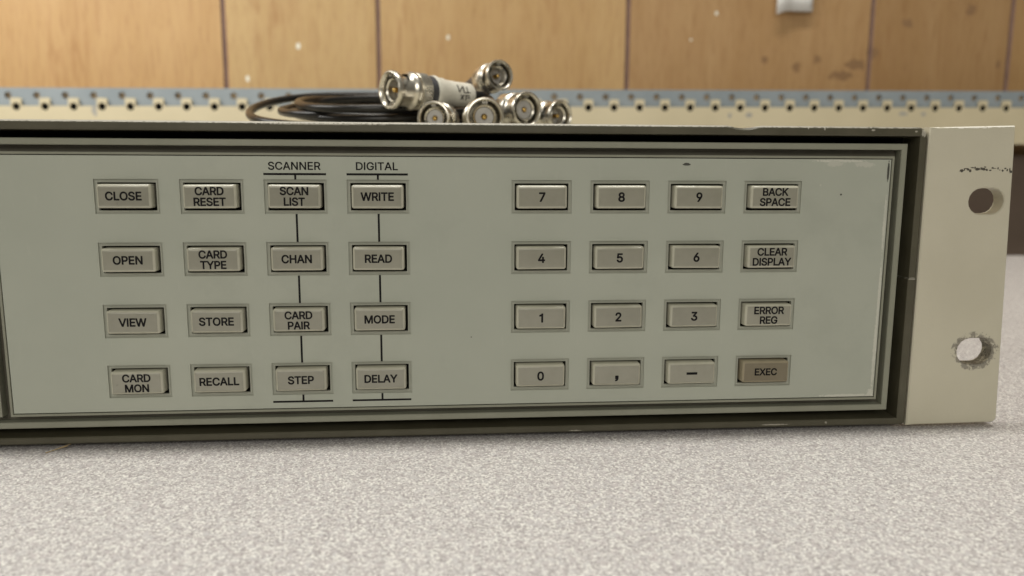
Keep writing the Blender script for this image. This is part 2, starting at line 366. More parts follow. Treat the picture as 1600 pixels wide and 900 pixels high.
def tube(points, r, n=10, sub=6, cap=True, mb=None):
    mb = mb or MB(); P = [Vector(p) for p in points]; Q = []
    for i in range(len(P) - 1):
        p0, p1, p2, p3 = P[max(i - 1, 0)], P[i], P[i + 1], P[min(i + 2, len(P) - 1)]
        for k in range(sub):
            t = k / sub
            Q.append(0.5 * ((2 * p1) + (p2 - p0) * t + (2 * p0 - 5 * p1 + 4 * p2 - p3) * t * t + (3 * p1 - p0 - 3 * p2 + p3) * t ** 3))
    Q.append(P[-1])
    nrm = None; rings = []
    for i, q in enumerate(Q):
        t = (Q[min(i + 1, len(Q) - 1)] - Q[max(i - 1, 0)]).normalized()
        if nrm is None: nrm = t.orthogonal().normalized()
        nrm = (nrm - t * nrm.dot(t)).normalized(); b = t.cross(nrm)
        rings.append([tuple(q + (nrm * math.cos(2 * math.pi * k / n) + b * math.sin(2 * math.pi * k / n)) * r) for k in range(n)])
    mb.rings(rings, cap0=cap, cap1=cap)
    return mb

# lettering: outlines of a plain grotesque alphabet, per 1000 units, capitals 509 high
GLYPH={'A':(480,[[(16,-26),(5,-22),(-5,-12),(-9,-1),(-8,12),(173,512),(182,527),(196,533),(274,534),(285,531),(296,523),(304,510),(474,47),(487,12),(487,-4),(484,-12),(474,-23),(463,-27),(396,-27),(381,-21),(367,-4),(324,115),(158,115),(153,112),(110,-10),(105,-19),(96,-25),(88,-27)],[(192,226),(286,226),(238,362)]]),'B':(456,[[(58,-26),(49,-24),(39,-15),(34,-7),(32,1),(32,507),(36,521),(44,529),(58,534),(274,534),(308,527),(327,520),(352,508),(376,490),(402,458),(413,436),(423,401),(423,346),(413,312),(400,290),(378,268),(396,254),(419,226),(435,196),(442,168),(442,107),(433,71),(423,51),(414,38),(385,10),(349,-11),(316,-21),(277,-27)],[(151,85),(269,84),(302,93),(320,110),(326,124),(329,138),(322,165),(310,183),(294,194),(274,201),(260,204),(152,204)],[(151,312),(249,311),(280,322),(295,335),(307,357),(310,374),(302,399),(294,411),(274,421),(263,423),(241,426),(152,426)]]),'C':(510,[[(230,-32),(180,-20),(144,-3),(116,16),(75,57),(59,79),(34,129),(19,185),(13,235),(13,276),(16,288),(16,310),(25,354),(40,396),(50,415),(74,452),(116,493),(141,510),(166,522),(208,536),(258,542),(310,539),(363,524),(396,508),(421,490),(452,459),(472,429),(488,395),(498,360),(496,337),(489,326),(477,321),(405,321),(396,325),(387,335),(373,371),(356,396),(341,408),(319,419),(282,429),(258,429),(238,425),(205,413),(180,396),(158,367),(140,329),(134,307),(129,271),(129,238),(135,199),(146,161),(157,140),(171,120),(193,101),(224,86),(260,78),(291,81),(319,89),(352,110),(366,129),(376,149),(383,171),(394,182),(402,186),(471,186),(482,184),(490,179),(496,171),(498,149),(488,112),(471,76),(453,49),(422,18),(408,7),(371,-13),(335,-26),(305,-32)]]),'D':(502,[[(58,-26),(49,-24),(39,-15),(34,-7),(32,1),(32,507),(36,521),(44,529),(58,534),(260,534),(310,524),(338,515),(369,499),(401,476),(424,453),(435,439),(447,421),(465,385),(481,332),(487,285),(487,221),(484,193),(471,140),(452,96),(428,60),(394,26),(365,7),(316,-14),(277,-23),(252,-27)],[(151,85),(241,84),(285,95),(321,116),(337,132),(354,160),(362,182),(371,224),(371,288),(366,318),(357,343),(348,362),(331,388),(310,402),(291,412),(266,421),(224,426),(155,426),(151,424)]]),'E':(419,[[(58,-26),(49,-24),(39,-15),(34,-7),(32,1),(32,507),(36,521),(44,529),(58,534),(371,534),(385,530),(394,522),(398,512),(398,451),(394,438),(382,428),(371,426),(152,426),(152,311),(355,311),(365,310),(376,301),(381,290),(381,226),(380,218),(374,209),(366,203),(358,201),(152,201),(151,85),(374,84),(385,81),(396,72),(401,60),(401,-1),(396,-15),(388,-23),(377,-27)]]),'G':(520,[[(230,-32),(199,-26),(171,-17),(130,6),(102,27),(86,43),(53,88),(37,121),(25,157),(19,185),(13,235),(13,276),(16,288),(16,307),(25,354),(38,392),(63,438),(80,460),(105,485),(138,509),(174,526),(194,533),(221,539),(244,539),(255,542),(305,539),(346,530),(380,516),(410,498),(449,462),(472,429),(488,399),(500,354),(499,338),(491,326),(480,321),(405,321),(395,326),(384,338),(371,368),(352,396),(338,408),(313,421),(280,429),(255,429),(221,421),(202,412),(183,399),(169,385),(158,367),(142,338),(131,293),(129,268),(129,238),(131,215),(140,176),(153,149),(174,117),(199,98),(224,86),(260,78),(294,81),(327,92),(346,105),(360,119),(374,140),(384,171),(382,173),(282,174),(271,178),(260,190),(257,201),(258,260),(266,274),(274,279),(282,281),(477,281),(491,277),(500,268),(504,257),(504,176),(501,151),(485,99),(474,76),(455,49),(419,13),(394,-4),(374,-13),(338,-26),(308,-32)]]),'H':(517,[[(58,-26),(49,-24),(39,-15),(34,-7),(32,1),(32,507),(38,524),(46,531),(55,533),(124,534),(138,530),(147,521),(151,507),(152,314),(363,314),(366,318),(366,510),(369,520),(377,529),(391,534),(458,534),(471,528),(479,518),(481,507),(481,-1),(477,-15),(469,-23),(460,-26),(394,-27),(380,-22),(368,-10),(366,1),(366,201),(363,204),(155,204),(151,201),(151,-1),(149,-10),(141,-21),(130,-26)]]),'I':(185,[[(58,-26),(49,-24),(39,-15),(34,-7),(32,1),(32,510),(38,524),(52,533),(127,534),(135,531),(144,526),(151,510),(151,-4),(144,-19),(130,-26)]]),'K':(467,[[(58,-26),(49,-24),(39,-15),(34,-7),(32,1),(32,507),(38,524),(46,531),(55,533),(124,534),(138,530),(147,521),(151,507),(152,319),(346,529),(360,534),(446,534),(463,528),(469,521),(473,512),(473,501),(469,490),(283,293),(278,285),(467,21),(473,4),(472,-7),(469,-15),(460,-23),(449,-27),(371,-27),(356,-21),(348,-12),(196,201),(194,201),(178,185),(151,154),(151,-1),(146,-15),(138,-23),(127,-27)]]),'L':(393,[[(58,-26),(49,-24),(39,-15),(34,-7),(32,1),(32,510),(38,524),(52,533),(127,534),(135,531),(144,526),(151,510),(151,85),(360,84),(370,82),(381,74),(387,62),(387,-4),(380,-19),(371,-25),(363,-27)]]),'M':(628,[[(58,-26),(49,-24),(39,-15),(34,-7),(32,1),(32,507),(34,518),(40,526),(49,532),(58,534),(152,534),(163,531),(173,524),(282,249),(313,164),(445,507),(454,524),(463,531),(474,534),(569,534),(585,526),(590,518),(593,507),(593,-1),(591,-10),(585,-19),(577,-25),(569,-27),(502,-26),(489,-21),(478,-7),(477,1),(477,257),(474,265),(383,29),(363,-15),(355,-23),(346,-26),(288,-27),(272,-21),(263,-12),(257,-1),(149,270),(148,-1),(146,-10),(139,-21),(127,-26)]]),'N':(523,[[(58,-26),(49,-24),(39,-15),(34,-7),(32,1),(32,507),(38,524),(46,531),(55,533),(138,534),(149,530),(160,520),(369,192),(371,196),(372,515),(380,527),(394,533),(466,534),(480,528),(488,518),(490,507),(490,-1),(485,-15),(477,-23),(466,-27),(388,-27),(374,-22),(361,-10),(152,320),(150,-7),(144,-19),(130,-26)]]),'O':(533,[[(230,-32),(180,-20),(135,3),(113,19),(75,57),(64,71),(43,107),(34,129),(22,168),(16,201),(16,224),(13,235),(13,276),(16,288),(16,310),(25,354),(47,410),(74,452),(116,493),(141,510),(166,522),(208,536),(258,542),(310,539),(358,526),(401,504),(423,488),(455,456),(472,432),(493,393),(505,360),(512,335),(517,296),(517,207),(505,146),(494,115),(481,90),(455,51),(422,18),(384,-7),(338,-26),(305,-32)],[(256,79),(274,78),(310,86),(334,99),(356,115),(382,151),(391,173),(399,204),(404,249),(402,290),(393,329),(381,360),(367,382),(358,394),(324,417),(280,429),(258,429),(241,426),(213,417),(194,406),(172,388),(155,362),(140,329),(129,271),(129,238),(134,201),(140,176),(157,140),(179,112),(208,93),(230,84)]]),'P':(445,[[(58,-26),(49,-24),(39,-15),(34,-7),(32,1),(32,507),(36,521),(44,529),(58,534),(269,534),(305,527),(324,520),(355,505),(368,496),(402,461),(418,432),(431,390),(434,371),(434,321),(428,290),(412,249),(397,226),(369,199),(355,188),(321,172),(302,165),(269,160),(152,159),(151,-1),(148,-12),(141,-21),(130,-26)],[(151,268),(235,267),(258,270),(277,276),(296,288),(307,301),(312,315),(318,343),(316,371),(309,390),(300,404),(277,418),(258,423),(238,426),(152,426)]]),'R':(449,[[(58,-26),(49,-24),(39,-15),(34,-7),(32,1),(32,507),(36,521),(44,529),(58,534),(269,534),(316,524),(358,505),(388,481),(402,464),(418,438),(427,412),(434,382),(434,324),(430,299),(421,274),(410,251),(394,229),(382,217),(351,196),(451,12),(454,-1),(451,-12),(441,-23),(430,-27),(355,-27),(341,-22),(330,-12),(321,1),(232,168),(230,171),(155,171),(151,168),(151,-1),(148,-12),(141,-21),(130,-26)],[(151,282),(249,281),(282,289),(299,299),(309,312),(318,343),(318,362),(316,376),(303,404),(280,418),(260,423),(241,426),(152,426)]]),'S':(447,[[(188,-35),(141,-25),(99,-7),(74,11),(47,38),(32,60),(16,99),(13,115),(13,135),(16,149),(24,157),(35,161),(110,160),(119,156),(128,146),(138,112),(146,101),(166,87),(208,75),(241,75),(280,86),(296,96),(305,105),(315,121),(318,132),(318,146),(316,154),(305,169),(288,179),(241,196),(163,217),(127,230),(96,247),(69,269),(42,301),(30,329),(24,374),(27,404),(37,438),(52,462),(80,494),(105,511),(135,526),(182,539),(238,542),(271,539),(308,530),(344,513),(365,499),(398,465),(415,435),(423,412),(426,396),(426,376),(421,362),(413,355),(402,351),(330,353),(314,365),(306,393),(294,411),(271,423),(255,429),(235,432),(213,432),(196,428),(163,414),(150,401),(145,393),(140,374),(143,362),(146,356),(160,343),(174,334),(213,320),(310,293),(360,269),(385,250),(409,224),(424,197),(431,176),(434,157),(434,118),(431,99),(421,71),(402,38),(375,10),(346,-9),(308,-26),(263,-35)]]),'T':(449,[[(191,-26),(182,-24),(172,-15),(167,-7),(166,1),(166,424),(163,426),(32,426),(21,429),(9,440),(5,451),(5,510),(7,518),(16,529),(30,534),(416,534),(427,531),(438,522),(442,510),(442,449),(440,440),(432,432),(419,426),(285,426),(281,424),(281,-7),(274,-19),(260,-26)]]),'V':(480,[[(202,-26),(191,-22),(182,-14),(170,12),(-5,488),(-9,504),(-7,518),(2,529),(16,534),(88,533),(98,529),(108,519),(241,147),(369,518),(380,529),(391,533),(460,534),(471,531),(480,526),(486,515),(485,490),(304,-7),(294,-21),(282,-26)]]),'W':(686,[[(152,-26),(138,-20),(131,-12),(127,-4),(-9,496),(-9,512),(-1,526),(13,533),(85,534),(96,530),(106,521),(182,226),(194,189),(269,479),(278,510),(283,521),(291,529),(305,534),(382,534),(395,529),(405,515),(491,189),(501,221),(569,490),(580,521),(588,529),(602,534),(671,534),(687,526),(693,518),(695,510),(692,488),(564,21),(555,-10),(549,-19),(541,-25),(532,-27),(458,-27),(444,-22),(431,-10),(422,18),(349,290),(344,307),(341,307),(254,-12),(246,-21),(235,-26)]]),'X':(474,[[(19,-26),(8,-22),(-4,-10),(-7,4),(-4,17),(165,257),(167,262),(8,493),(5,510),(10,524),(19,531),(30,534),(108,534),(121,528),(238,359),(346,518),(358,529),(371,534),(444,534),(460,528),(467,521),(470,510),(470,499),(465,488),(308,262),(478,15),(481,7),(481,-4),(475,-18),(466,-25),(455,-27),(382,-27),(367,-21),(353,-7),(238,162),(124,-1),(108,-21),(94,-27)]]),'Y':(472,[[(202,-26),(188,-20),(180,-10),(177,-1),(177,199),(-4,490),(-9,504),(-7,518),(2,529),(13,533),(94,534),(108,528),(116,519),(131,496),(235,323),(352,515),(363,527),(371,532),(380,534),(452,534),(463,531),(471,526),(477,515),(479,501),(476,490),(293,196),(293,-1),(290,-12),(282,-21),(271,-26)]]),'0':(453,[[(194,-32),(158,-22),(121,-3),(108,8),(83,32),(66,57),(45,99),(36,126),(27,165),(21,215),(21,296),(27,343),(42,401),(64,449),(88,482),(119,510),(155,529),(191,539),(235,542),(280,535),(299,529),(324,516),(360,487),(392,443),(414,390),(425,340),(431,276),(429,190),(417,126),(402,85),(390,60),(377,40),(352,12),(324,-9),(288,-26),(260,-32)],[(215,76),(232,75),(252,81),(269,91),(282,104),(302,146),(316,210),(316,240),(318,257),(316,271),(316,301),(310,335),(299,374),(281,407),(269,419),(241,432),(216,432),(196,425),(180,414),(169,401),(158,382),(148,357),(140,321),(134,276),(134,232),(137,221),(137,204),(143,171),(154,135),(171,104),(185,90),(205,79)]]),'1':(453,[[(208,-26),(199,-24),(189,-15),(184,-7),(182,1),(182,349),(181,351),(171,351),(94,337),(77,342),(67,351),(63,362),(63,421),(68,435),(80,445),(171,477),(202,524),(210,531),(221,534),(277,534),(285,531),(294,526),(301,510),(301,-4),(294,-19),(280,-26)]]),'2':(453,[[(63,-26),(49,-20),(42,-12),(39,-4),(38,51),(41,62),(235,269),(265,304),(285,337),(293,365),(293,379),(285,404),(271,419),(241,432),(210,432),(196,428),(180,420),(166,406),(156,388),(152,351),(141,338),(130,335),(60,335),(52,339),(44,346),(38,360),(41,399),(51,435),(74,474),(102,502),(124,517),(158,532),(185,539),(232,542),(263,539),(299,529),(341,506),(374,473),(383,460),(397,432),(406,396),(406,351),(403,329),(392,299),(363,249),(297,171),(211,82),(388,81),(399,79),(409,71),(414,60),(415,-1),(413,-10),(405,-21),(391,-27)]]),'3':(453,[[(180,-32),(149,-25),(104,-7),(82,8),(47,43),(29,74),(22,96),(19,110),(18,129),(22,143),(30,151),(41,156),(116,155),(130,144),(144,107),(155,95),(174,84),(191,79),(208,75),(230,75),(260,84),(285,99),(298,121),(302,135),(302,157),(296,176),(286,193),(266,208),(238,218),(221,221),(152,221),(144,225),(136,232),(130,243),(130,301),(133,312),(229,424),(224,426),(71,426),(60,429),(48,440),(44,451),(44,515),(55,529),(69,534),(380,532),(391,526),(398,512),(398,457),(395,446),(278,312),(310,304),(351,282),(374,262),(394,235),(408,207),(417,171),(417,115),(408,79),(395,54),(385,40),(352,7),(313,-16),(277,-28),(255,-32)]]),'4':(453,[[(280,-26),(266,-20),(259,-12),(255,-4),(254,76),(252,79),(38,79),(29,82),(19,90),(14,99),(13,107),(13,162),(16,174),(222,521),(230,529),(244,534),(310,534),(319,531),(327,526),(332,518),(334,510),(333,496),(155,190),(254,190),(255,318),(258,329),(266,337),(277,342),(344,342),(360,335),(367,321),(368,190),(421,188),(434,179),(440,165),(440,101),(433,88),(419,79),(371,79),(368,76),(368,-1),(366,-10),(361,-18),(352,-25),(344,-27)]]),'5':(453,[[(185,-32),(141,-20),(121,-10),(99,5),(64,40),(54,54),(39,90),(32,124),(35,142),(44,151),(55,156),(130,155),(144,144),(157,107),(173,90),(199,79),(213,75),(227,75),(249,81),(262,88),(280,102),(287,112),(298,140),(302,160),(299,185),(289,210),(278,226),(258,241),(235,248),(219,251),(185,245),(169,239),(143,224),(132,221),(105,221),(74,224),(57,229),(45,240),(41,251),(41,265),(69,515),(80,529),(94,534),(374,532),(387,524),(392,510),(392,449),(390,440),(383,432),(369,426),(174,426),(165,351),(166,349),(205,359),(255,359),(285,352),(305,345),(342,324),(374,292),(389,271),(401,246),(414,201),(418,160),(415,149),(415,126),(408,96),(390,57),(372,32),(350,10),(327,-6),(285,-26),(258,-32)]]),'6':(453,[[(194,-32),(177,-29),(144,-17),(116,0),(83,29),(62,60),(48,90),(38,129),(38,190),(41,207),(59,262),(83,307),(230,524),(238,531),(246,533),(324,533),(335,528),(343,518),(345,507),(344,493),(239,340),(280,336),(319,323),(342,310),(358,298),(381,271),(401,235),(412,199),(415,176),(415,138),(411,112),(402,82),(380,40),(346,6),(330,-6),(299,-22),(263,-32)],[(209,76),(238,75),(252,79),(271,90),(287,110),(299,140),(302,160),(296,188),(291,201),(271,224),(252,234),(241,237),(210,237),(194,231),(180,223),(169,212),(160,199),(151,168),(151,143),(157,124),(165,107),(173,96),(188,84)]]),'7':(453,[[(96,-26),(85,-22),(74,-10),(71,1),(73,15),(280,424),(277,426),(63,426),(55,428),(41,438),(35,451),(35,510),(39,521),(46,529),(60,534),(388,534),(402,530),(411,521),(415,510),(413,435),(190,-10),(180,-21),(169,-26)]]),'8':(453,[[(188,-32),(138,-20),(96,3),(82,13),(60,36),(45,57),(37,74),(27,104),(24,135),(31,182),(37,201),(54,232),(92,271),(70,293),(53,324),(44,362),(43,399),(50,429),(61,454),(71,471),(108,507),(146,528),(160,533),(185,539),(238,542),(266,539),(299,530),(342,507),(370,482),(386,460),(399,435),(406,404),(406,357),(403,338),(392,310),(382,293),(361,268),(390,240),(413,204),(425,162),(426,110),(416,73),(396,40),(364,7),(338,-9),(296,-26),(269,-32)],[(206,76),(241,75),(255,78),(279,88),(298,104),(307,121),(310,146),(303,168),(288,188),(266,201),(227,209),(205,206),(182,199),(158,181),(143,151),(141,138),(146,115),(155,101),(171,87)],[(220,315),(227,314),(244,317),(265,326),(279,338),(290,360),(293,376),(286,404),(274,419),(255,429),(227,433),(210,432),(191,425),(172,412),(165,401),(159,385),(160,362),(174,334),(191,323)]]),'9':(453,[[(130,-26),(119,-22),(108,-10),(104,1),(107,12),(211,165),(208,168),(194,168),(163,174),(124,190),(99,208),(67,243),(50,274),(38,318),(38,382),(42,404),(58,445),(77,474),(105,502),(127,517),(152,529),(188,539),(235,542),(280,535),(299,529),(330,513),(346,501),(376,471),(399,432),(412,390),(415,365),(415,326),(406,282),(387,235),(360,188),(225,-12),(216,-21),(205,-26)],[(212,271),(238,270),(268,282),(290,307),(299,335),(302,351),(299,371),(296,382),(285,404),(271,419),(263,424),(244,432),(227,434),(199,428),(177,414),(166,401),(158,385),(151,360),(151,343),(154,326),(171,293),(191,278)]]),',':(200,[[(49,-146),(36,-140),(25,-126),(24,-118),(25,-71),(35,-57),(71,-43),(84,-29),(82,-27),(44,-25),(35,-20),(25,-7),(24,129),(26,140),(35,151),(46,156),(174,156),(185,154),(196,144),(201,132),(201,-10),(181,-71),(174,-83),(124,-129),(63,-146)]])}
GLYPH_LIGHT={'S':(447,[[(185,-24),(146,-16),(104,1),(81,18),(55,44),(41,65),(26,101),(23,118),(23,135),(27,146),(38,151),(108,151),(119,140),(129,107),(143,90),(160,78),(205,65),(244,65),(282,76),(302,88),(313,99),(323,115),(328,132),(328,149),(325,157),(320,168),(310,177),(291,189),(244,205),(169,225),(130,240),(102,256),(75,276),(51,307),(40,332),(34,374),(37,385),(37,401),(46,434),(60,457),(85,485),(108,501),(138,517),(182,529),(205,529),(213,532),(269,529),(305,520),(338,505),(358,492),(390,460),(406,432),(412,412),(416,393),(416,376),(413,368),(402,361),(332,362),(321,373),(317,393),(309,410),(291,425),(258,439),(241,442),(210,442),(180,433),(163,426),(141,407),(135,396),(130,376),(133,360),(138,350),(152,336),(169,326),(210,311),(305,284),(355,261),(380,242),(402,217),(415,193),(424,157),(424,118),(421,101),(412,74),(394,43),(369,18),(341,-1),(305,-16),(260,-25)]]),'C':(510,[[(227,-21),(213,-19),(182,-10),(149,6),(122,24),(82,64),(67,85),(43,132),(29,185),(26,204),(25,226),(23,235),(23,274),(26,285),(26,307),(35,351),(49,390),(58,410),(82,446),(121,485),(146,501),(171,514),(210,526),(227,529),(249,529),(258,532),(308,529),(360,515),(391,499),(413,484),(445,451),(464,424),(479,390),(488,357),(487,340),(482,334),(474,331),(404,332),(395,340),(381,376),(364,401),(346,416),(310,433),(285,439),(255,439),(235,435),(196,420),(175,404),(163,393),(149,373),(130,332),(124,310),(121,279),(119,274),(119,235),(124,199),(137,157),(148,135),(163,114),(188,92),(221,76),(258,68),(277,68),(305,74),(321,79),(346,93),(360,105),(373,121),(386,146),(391,165),(402,175),(477,176),(482,173),(487,165),(488,149),(473,101),(446,57),(416,26),(385,5),(335,-16),(305,-22)]]),'A':(480,[[(13,-15),(2,-4),(1,10),(186,515),(191,521),(199,524),(274,524),(282,522),(291,514),(296,504),(465,43),(477,10),(476,-7),(471,-13),(463,-17),(396,-17),(386,-12),(377,-1),(339,107),(332,123),(330,125),(149,125),(146,124),(144,118),(101,-7),(97,-12),(85,-17)],[(178,218),(180,215),(182,215),(296,215),(299,218),(238,396),(201,279)]]),'N':(523,[[(55,-15),(45,-7),(42,1),(42,507),(46,518),(58,524),(138,524),(145,521),(154,512),(380,153),(382,512),(388,521),(396,524),(466,524),(474,520),(478,515),(480,507),(480,-1),(477,-10),(466,-17),(388,-17),(380,-14),(369,-3),(192,274),(141,359),(138,354),(138,340),(141,329),(140,-4),(136,-12),(127,-17)]]),'E':(419,[[(55,-15),(45,-7),(42,1),(42,507),(44,515),(49,521),(58,524),(371,524),(380,522),(385,517),(388,510),(388,451),(385,443),(377,437),(141,435),(141,304),(144,301),(360,301),(368,296),(371,288),(371,226),(366,215),(358,211),(141,210),(141,76),(144,74),(380,73),(387,68),(391,60),(391,-1),(388,-10),(382,-15),(374,-17)]]),'R':(449,[[(55,-15),(45,-7),(42,1),(42,507),(44,515),(49,521),(58,524),(269,524),(313,515),(352,497),(381,474),(394,458),(410,432),(418,410),(424,379),(424,324),(421,304),(412,276),(396,249),(374,223),(337,199),(442,10),(444,-1),(441,-10),(430,-17),(355,-17),(346,-14),(331,4),(238,179),(144,181),(141,179),(140,-7),(135,-13),(127,-17)],[(141,274),(144,271),(252,271),(285,279),(305,291),(318,307),(328,340),(328,365),(325,379),(320,396),(311,410),(288,425),(263,433),(241,436),(141,435)]]),'D':(502,[[(55,-15),(45,-7),(42,1),(42,507),(44,515),(49,521),(58,524),(260,524),(308,515),(332,506),(363,491),(394,470),(427,433),(439,415),(457,379),(471,329),(477,285),(477,221),(474,212),(474,193),(462,143),(451,115),(435,88),(419,65),(388,34),(360,16),(313,-5),(274,-14),(249,-17)],[(141,76),(144,74),(244,74),(288,85),(327,107),(346,126),(362,154),(373,182),(381,221),(381,290),(375,321),(367,346),(356,368),(339,393),(316,411),(294,422),(269,430),(232,434),(227,436),(141,435)]]),'I':(185,[[(55,-15),(45,-7),(42,1),(42,510),(46,518),(55,523),(127,524),(137,518),(141,507),(140,-4),(136,-12),(127,-17)]]),'G':(520,[[(227,-21),(202,-16),(174,-7),(135,14),(109,35),(94,50),(62,93),(46,124),(34,160),(29,185),(26,204),(25,226),(23,235),(23,274),(26,285),(26,307),(35,351),(46,385),(61,415),(88,454),(113,479),(144,500),(177,517),(196,523),(221,529),(246,529),(255,532),(305,529),(344,520),(374,508),(405,489),(443,454),(464,424),(479,393),(491,351),(490,340),(485,334),(477,331),(404,332),(392,343),(381,371),(359,404),(341,418),(308,433),(282,439),(252,439),(219,431),(196,420),(177,407),(161,390),(149,373),(133,340),(124,310),(121,279),(119,274),(119,235),(124,199),(137,157),(146,140),(168,110),(194,90),(216,78),(258,68),(280,68),(316,76),(332,83),(351,96),(371,115),(382,132),(389,149),(397,182),(285,183),(277,186),(270,193),(267,201),(267,257),(271,265),(282,271),(477,271),(488,267),(494,257),(494,176),(491,168),(490,151),(476,101),(449,57),(416,23),(388,5),(338,-16),(308,-22)]]),'T':(449,[[(188,-15),(178,-7),(176,1),(176,435),(27,437),(19,444),(15,451),(16,514),(21,521),(30,524),(416,524),(424,522),(431,515),(433,507),(433,451),(430,443),(424,438),(416,436),(271,435),(271,-4),(266,-12),(258,-17)]]),'L':(393,[[(55,-15),(45,-7),(42,1),(42,510),(46,518),(55,523),(127,524),(137,518),(141,507),(141,76),(144,74),(366,73),(373,68),(377,60),(377,-4),(371,-13),(360,-17)]])}

GLYPH['-'] = (300, [[(20, 205), (380, 205), (380, 285), (20, 285)]])
def lettering(mb, lines, cx, cz, cap, y, light=False, pitch=3.0, widths=None, track=0.0):
    G = GLYPH_LIGHT if light else GLYPH
    n = len(lines)
    for li, s in enumerate(lines):
        k = cap / 509.0
        # natural extent
        pen, placed = 0.0, []
        for ch in s:
            adv, loops = G[ch]; placed.append((pen, loops)); pen += adv + track
        x0 = min(p + a for p, ls in placed for l in ls for a, b in l); x1 = max(p + a for p, ls in placed for l in ls for a, b in l)
        kx = k if not (widths and widths[li]) else widths[li] / (x1 - x0)
        base = cz + pitch * (n - 1) / 2 - li * pitch - cap / 2
        for p, ls in placed:
            polys = [[Vector((a, b, 0)) for a, b in l] for l in ls]
            flat = [q for l in polys for q in l]
            tris = tessellate_polygon(polys)
            mb.add([(cx + (p + q.x - (x0 + x1) / 2) * kx, y, base + q.y * k) for q in flat], tris)
    return mb

# ------------------------------------------------------------------ the setting
mb = MB()
prof = [(-420, -14), (-420, -4)] + [(-420 + 4 * (1 - math.cos(a)), -4 + 4 * math.sin(a)) for a in (0.5, 1.1, math.pi / 2)]
prof += [(432, 0)] + [(432 + 12 * math.sin(a), -12 + 12 * math.cos(a)) for a in (0.4, 0.8, 1.2, math.pi / 2)] + [(444, -30), (-420, -30)]
mb.rings([[(-700, y, z) for y, z in prof], [(950, y, z) for y, z in prof]], cap0=True, cap1=True)
table = mb.build('table', M_TABLE, smooth=True, autosmooth=35); table['kind'] = 'structure'
table['label'] = 'grey pink speckled laminate bench top'

WALLY = 620.0
GRV = [-520, -390, -123.5, 28, 283, 545, 701, 930]
xs = [-900]
prof = [(-900, WALLY)]
mats_i = []
for g in GRV: prof += [(g - 2.4, WALLY), (g - 1.3, WALLY + 1.6), (g + 1.3, WALLY + 1.6), (g + 2.4, WALLY)]
prof += [(1300, WALLY)]
mb = MB()
for (xa, ya), (xb, yb) in zip(prof, prof[1:]):
    mb.add([(xa, ya, -500), (xb, yb, -500), (xb, yb, 760), (xa, ya, 760)], [(0, 1, 2, 3)], 1 if (ya != WALLY or yb != WALLY) else 0)
wall = mb.build('wall', [M_WOOD, M_GROOVE]); wall['kind'] = 'structure'; wall['label'] = 'wood grain panelling behind the bench'

# ------------------------------------------------------------------ shelf with perforated rail behind the bench
SLOPE = 8.4 / 994.0
def sz(x): return (x + 312) * SLOPE
shelf = thing('bench_shelf', 'cream fronted shelf with a blue grey perforated steel rail along its top, behind the instrument', 'shelf', (150, 590, 110))
def strip_with_holes(cells, y0, y1):
    """cells: (x0,x1,z0,z1,hole) where hole is None or a list of xz points; front, back and hole walls; z sheared by the rail's slope"""
    mb = MB()
    for x0, x1, z0, z1, hole in cells:
        def P(x, z, y): return (x, y, z + sz(x))
        if hole is None:
            for y in (y0, y1): mb.add([P(x0, z0, y), P(x1, z0, y), P(x1, z1, y), P(x0, z1, y)], [(0, 1, 2, 3)])
        else:
            cx = sum(h[0] for h in hole) / len(hole); cz = sum(h[1] for h in hole) / len(hole); out = []
            for hx, hz in hole:
                dx, dz = hx - cx, hz - cz
                t = min(((x1 - cx) / dx if dx > 1e-9 else (x0 - cx) / dx if dx < -1e-9 else 1e9), ((z1 - cz) / dz if dz > 1e-9 else (z0 - cz) / dz if dz < -1e-9 else 1e9))
                out.append((cx + dx * t, cz + dz * t))
            n = len(hole)
            for y in (y0, y1):
                mb.add([P(*h, y) for h in hole] + [P(*o, y) for o in out], [(i, (i + 1) % n, n + (i + 1) % n, n + i) for i in range(n)])
                for q in range(n):                                            # corner triangles
                    p_, r_ = out[q], out[(q + 1) % n]
                    vx = lambda t: min(abs(t[0] - x0), abs(t[0] - x1)) < 1e-6
                    if vx(p_) != vx(r_):
                        e_, f_ = (p_, r_) if vx(p_) else (r_, p_)
                        mb.add([P(*p_, y), P(e_[0], f_[1], y), P(*r_, y)], [(0, 1, 2)])
            mb.add([P(*h, y0) for h in hole] + [P(*h, y1) for h in hole], [(i, (i + 1) % n, n + (i + 1) % n, n + i) for i in range(n)])
    xa, xb = cells[0][0], cells[-1][1]
    return mb
def circ(cx, cz, r, n=16, rz=None): return [(cx + r * math.cos(2 * math.pi * (k + .5) / n), cz + (rz or r) * math.sin(2 * math.pi * (k + .5) / n)) for k in range(n)]
PITCHX = 25.22; H0 = -296.74 - 3 * PITCHX; NH = 62
RB = 127.0                                     # rail bottom at x = -312
cells = []
for k in range(NH):                            # a row of round holes in the steel
    hx = H0 + k * PITCHX - 8.0; ha = hx - PITCHX / 2
    cells += [(ha, ha + PITCHX, RB + 5.4, RB + 13.8, circ(hx, RB + 9.6, 3.2))]
cells += [(H0 - PITCHX, H0 + NH * PITCHX, RB + 13.8, RB + 16.5, None), (H0 - PITCHX, H0 + NH * PITCHX, RB - 4, RB + 5.4, None)]
rail = strip_with_holes(cells, 563.5, 565.5).build('perforated_rail', M_BLUE, shelf)
cells = []
for k in range(NH):                            # the cream front: tabs round a lower row of holes
    x = H0 + k * PITCHX
    cells += [(x - 4.6, x + 4.6, RB - 5.5, RB + 6.4, circ(x, RB - .6, 3.5)), (x - 3.9, x + 3.9, RB + 6.4, RB + 7.2, None), (x + 4.6, x + PITCHX - 4.6, RB - 5.5, RB, None)]
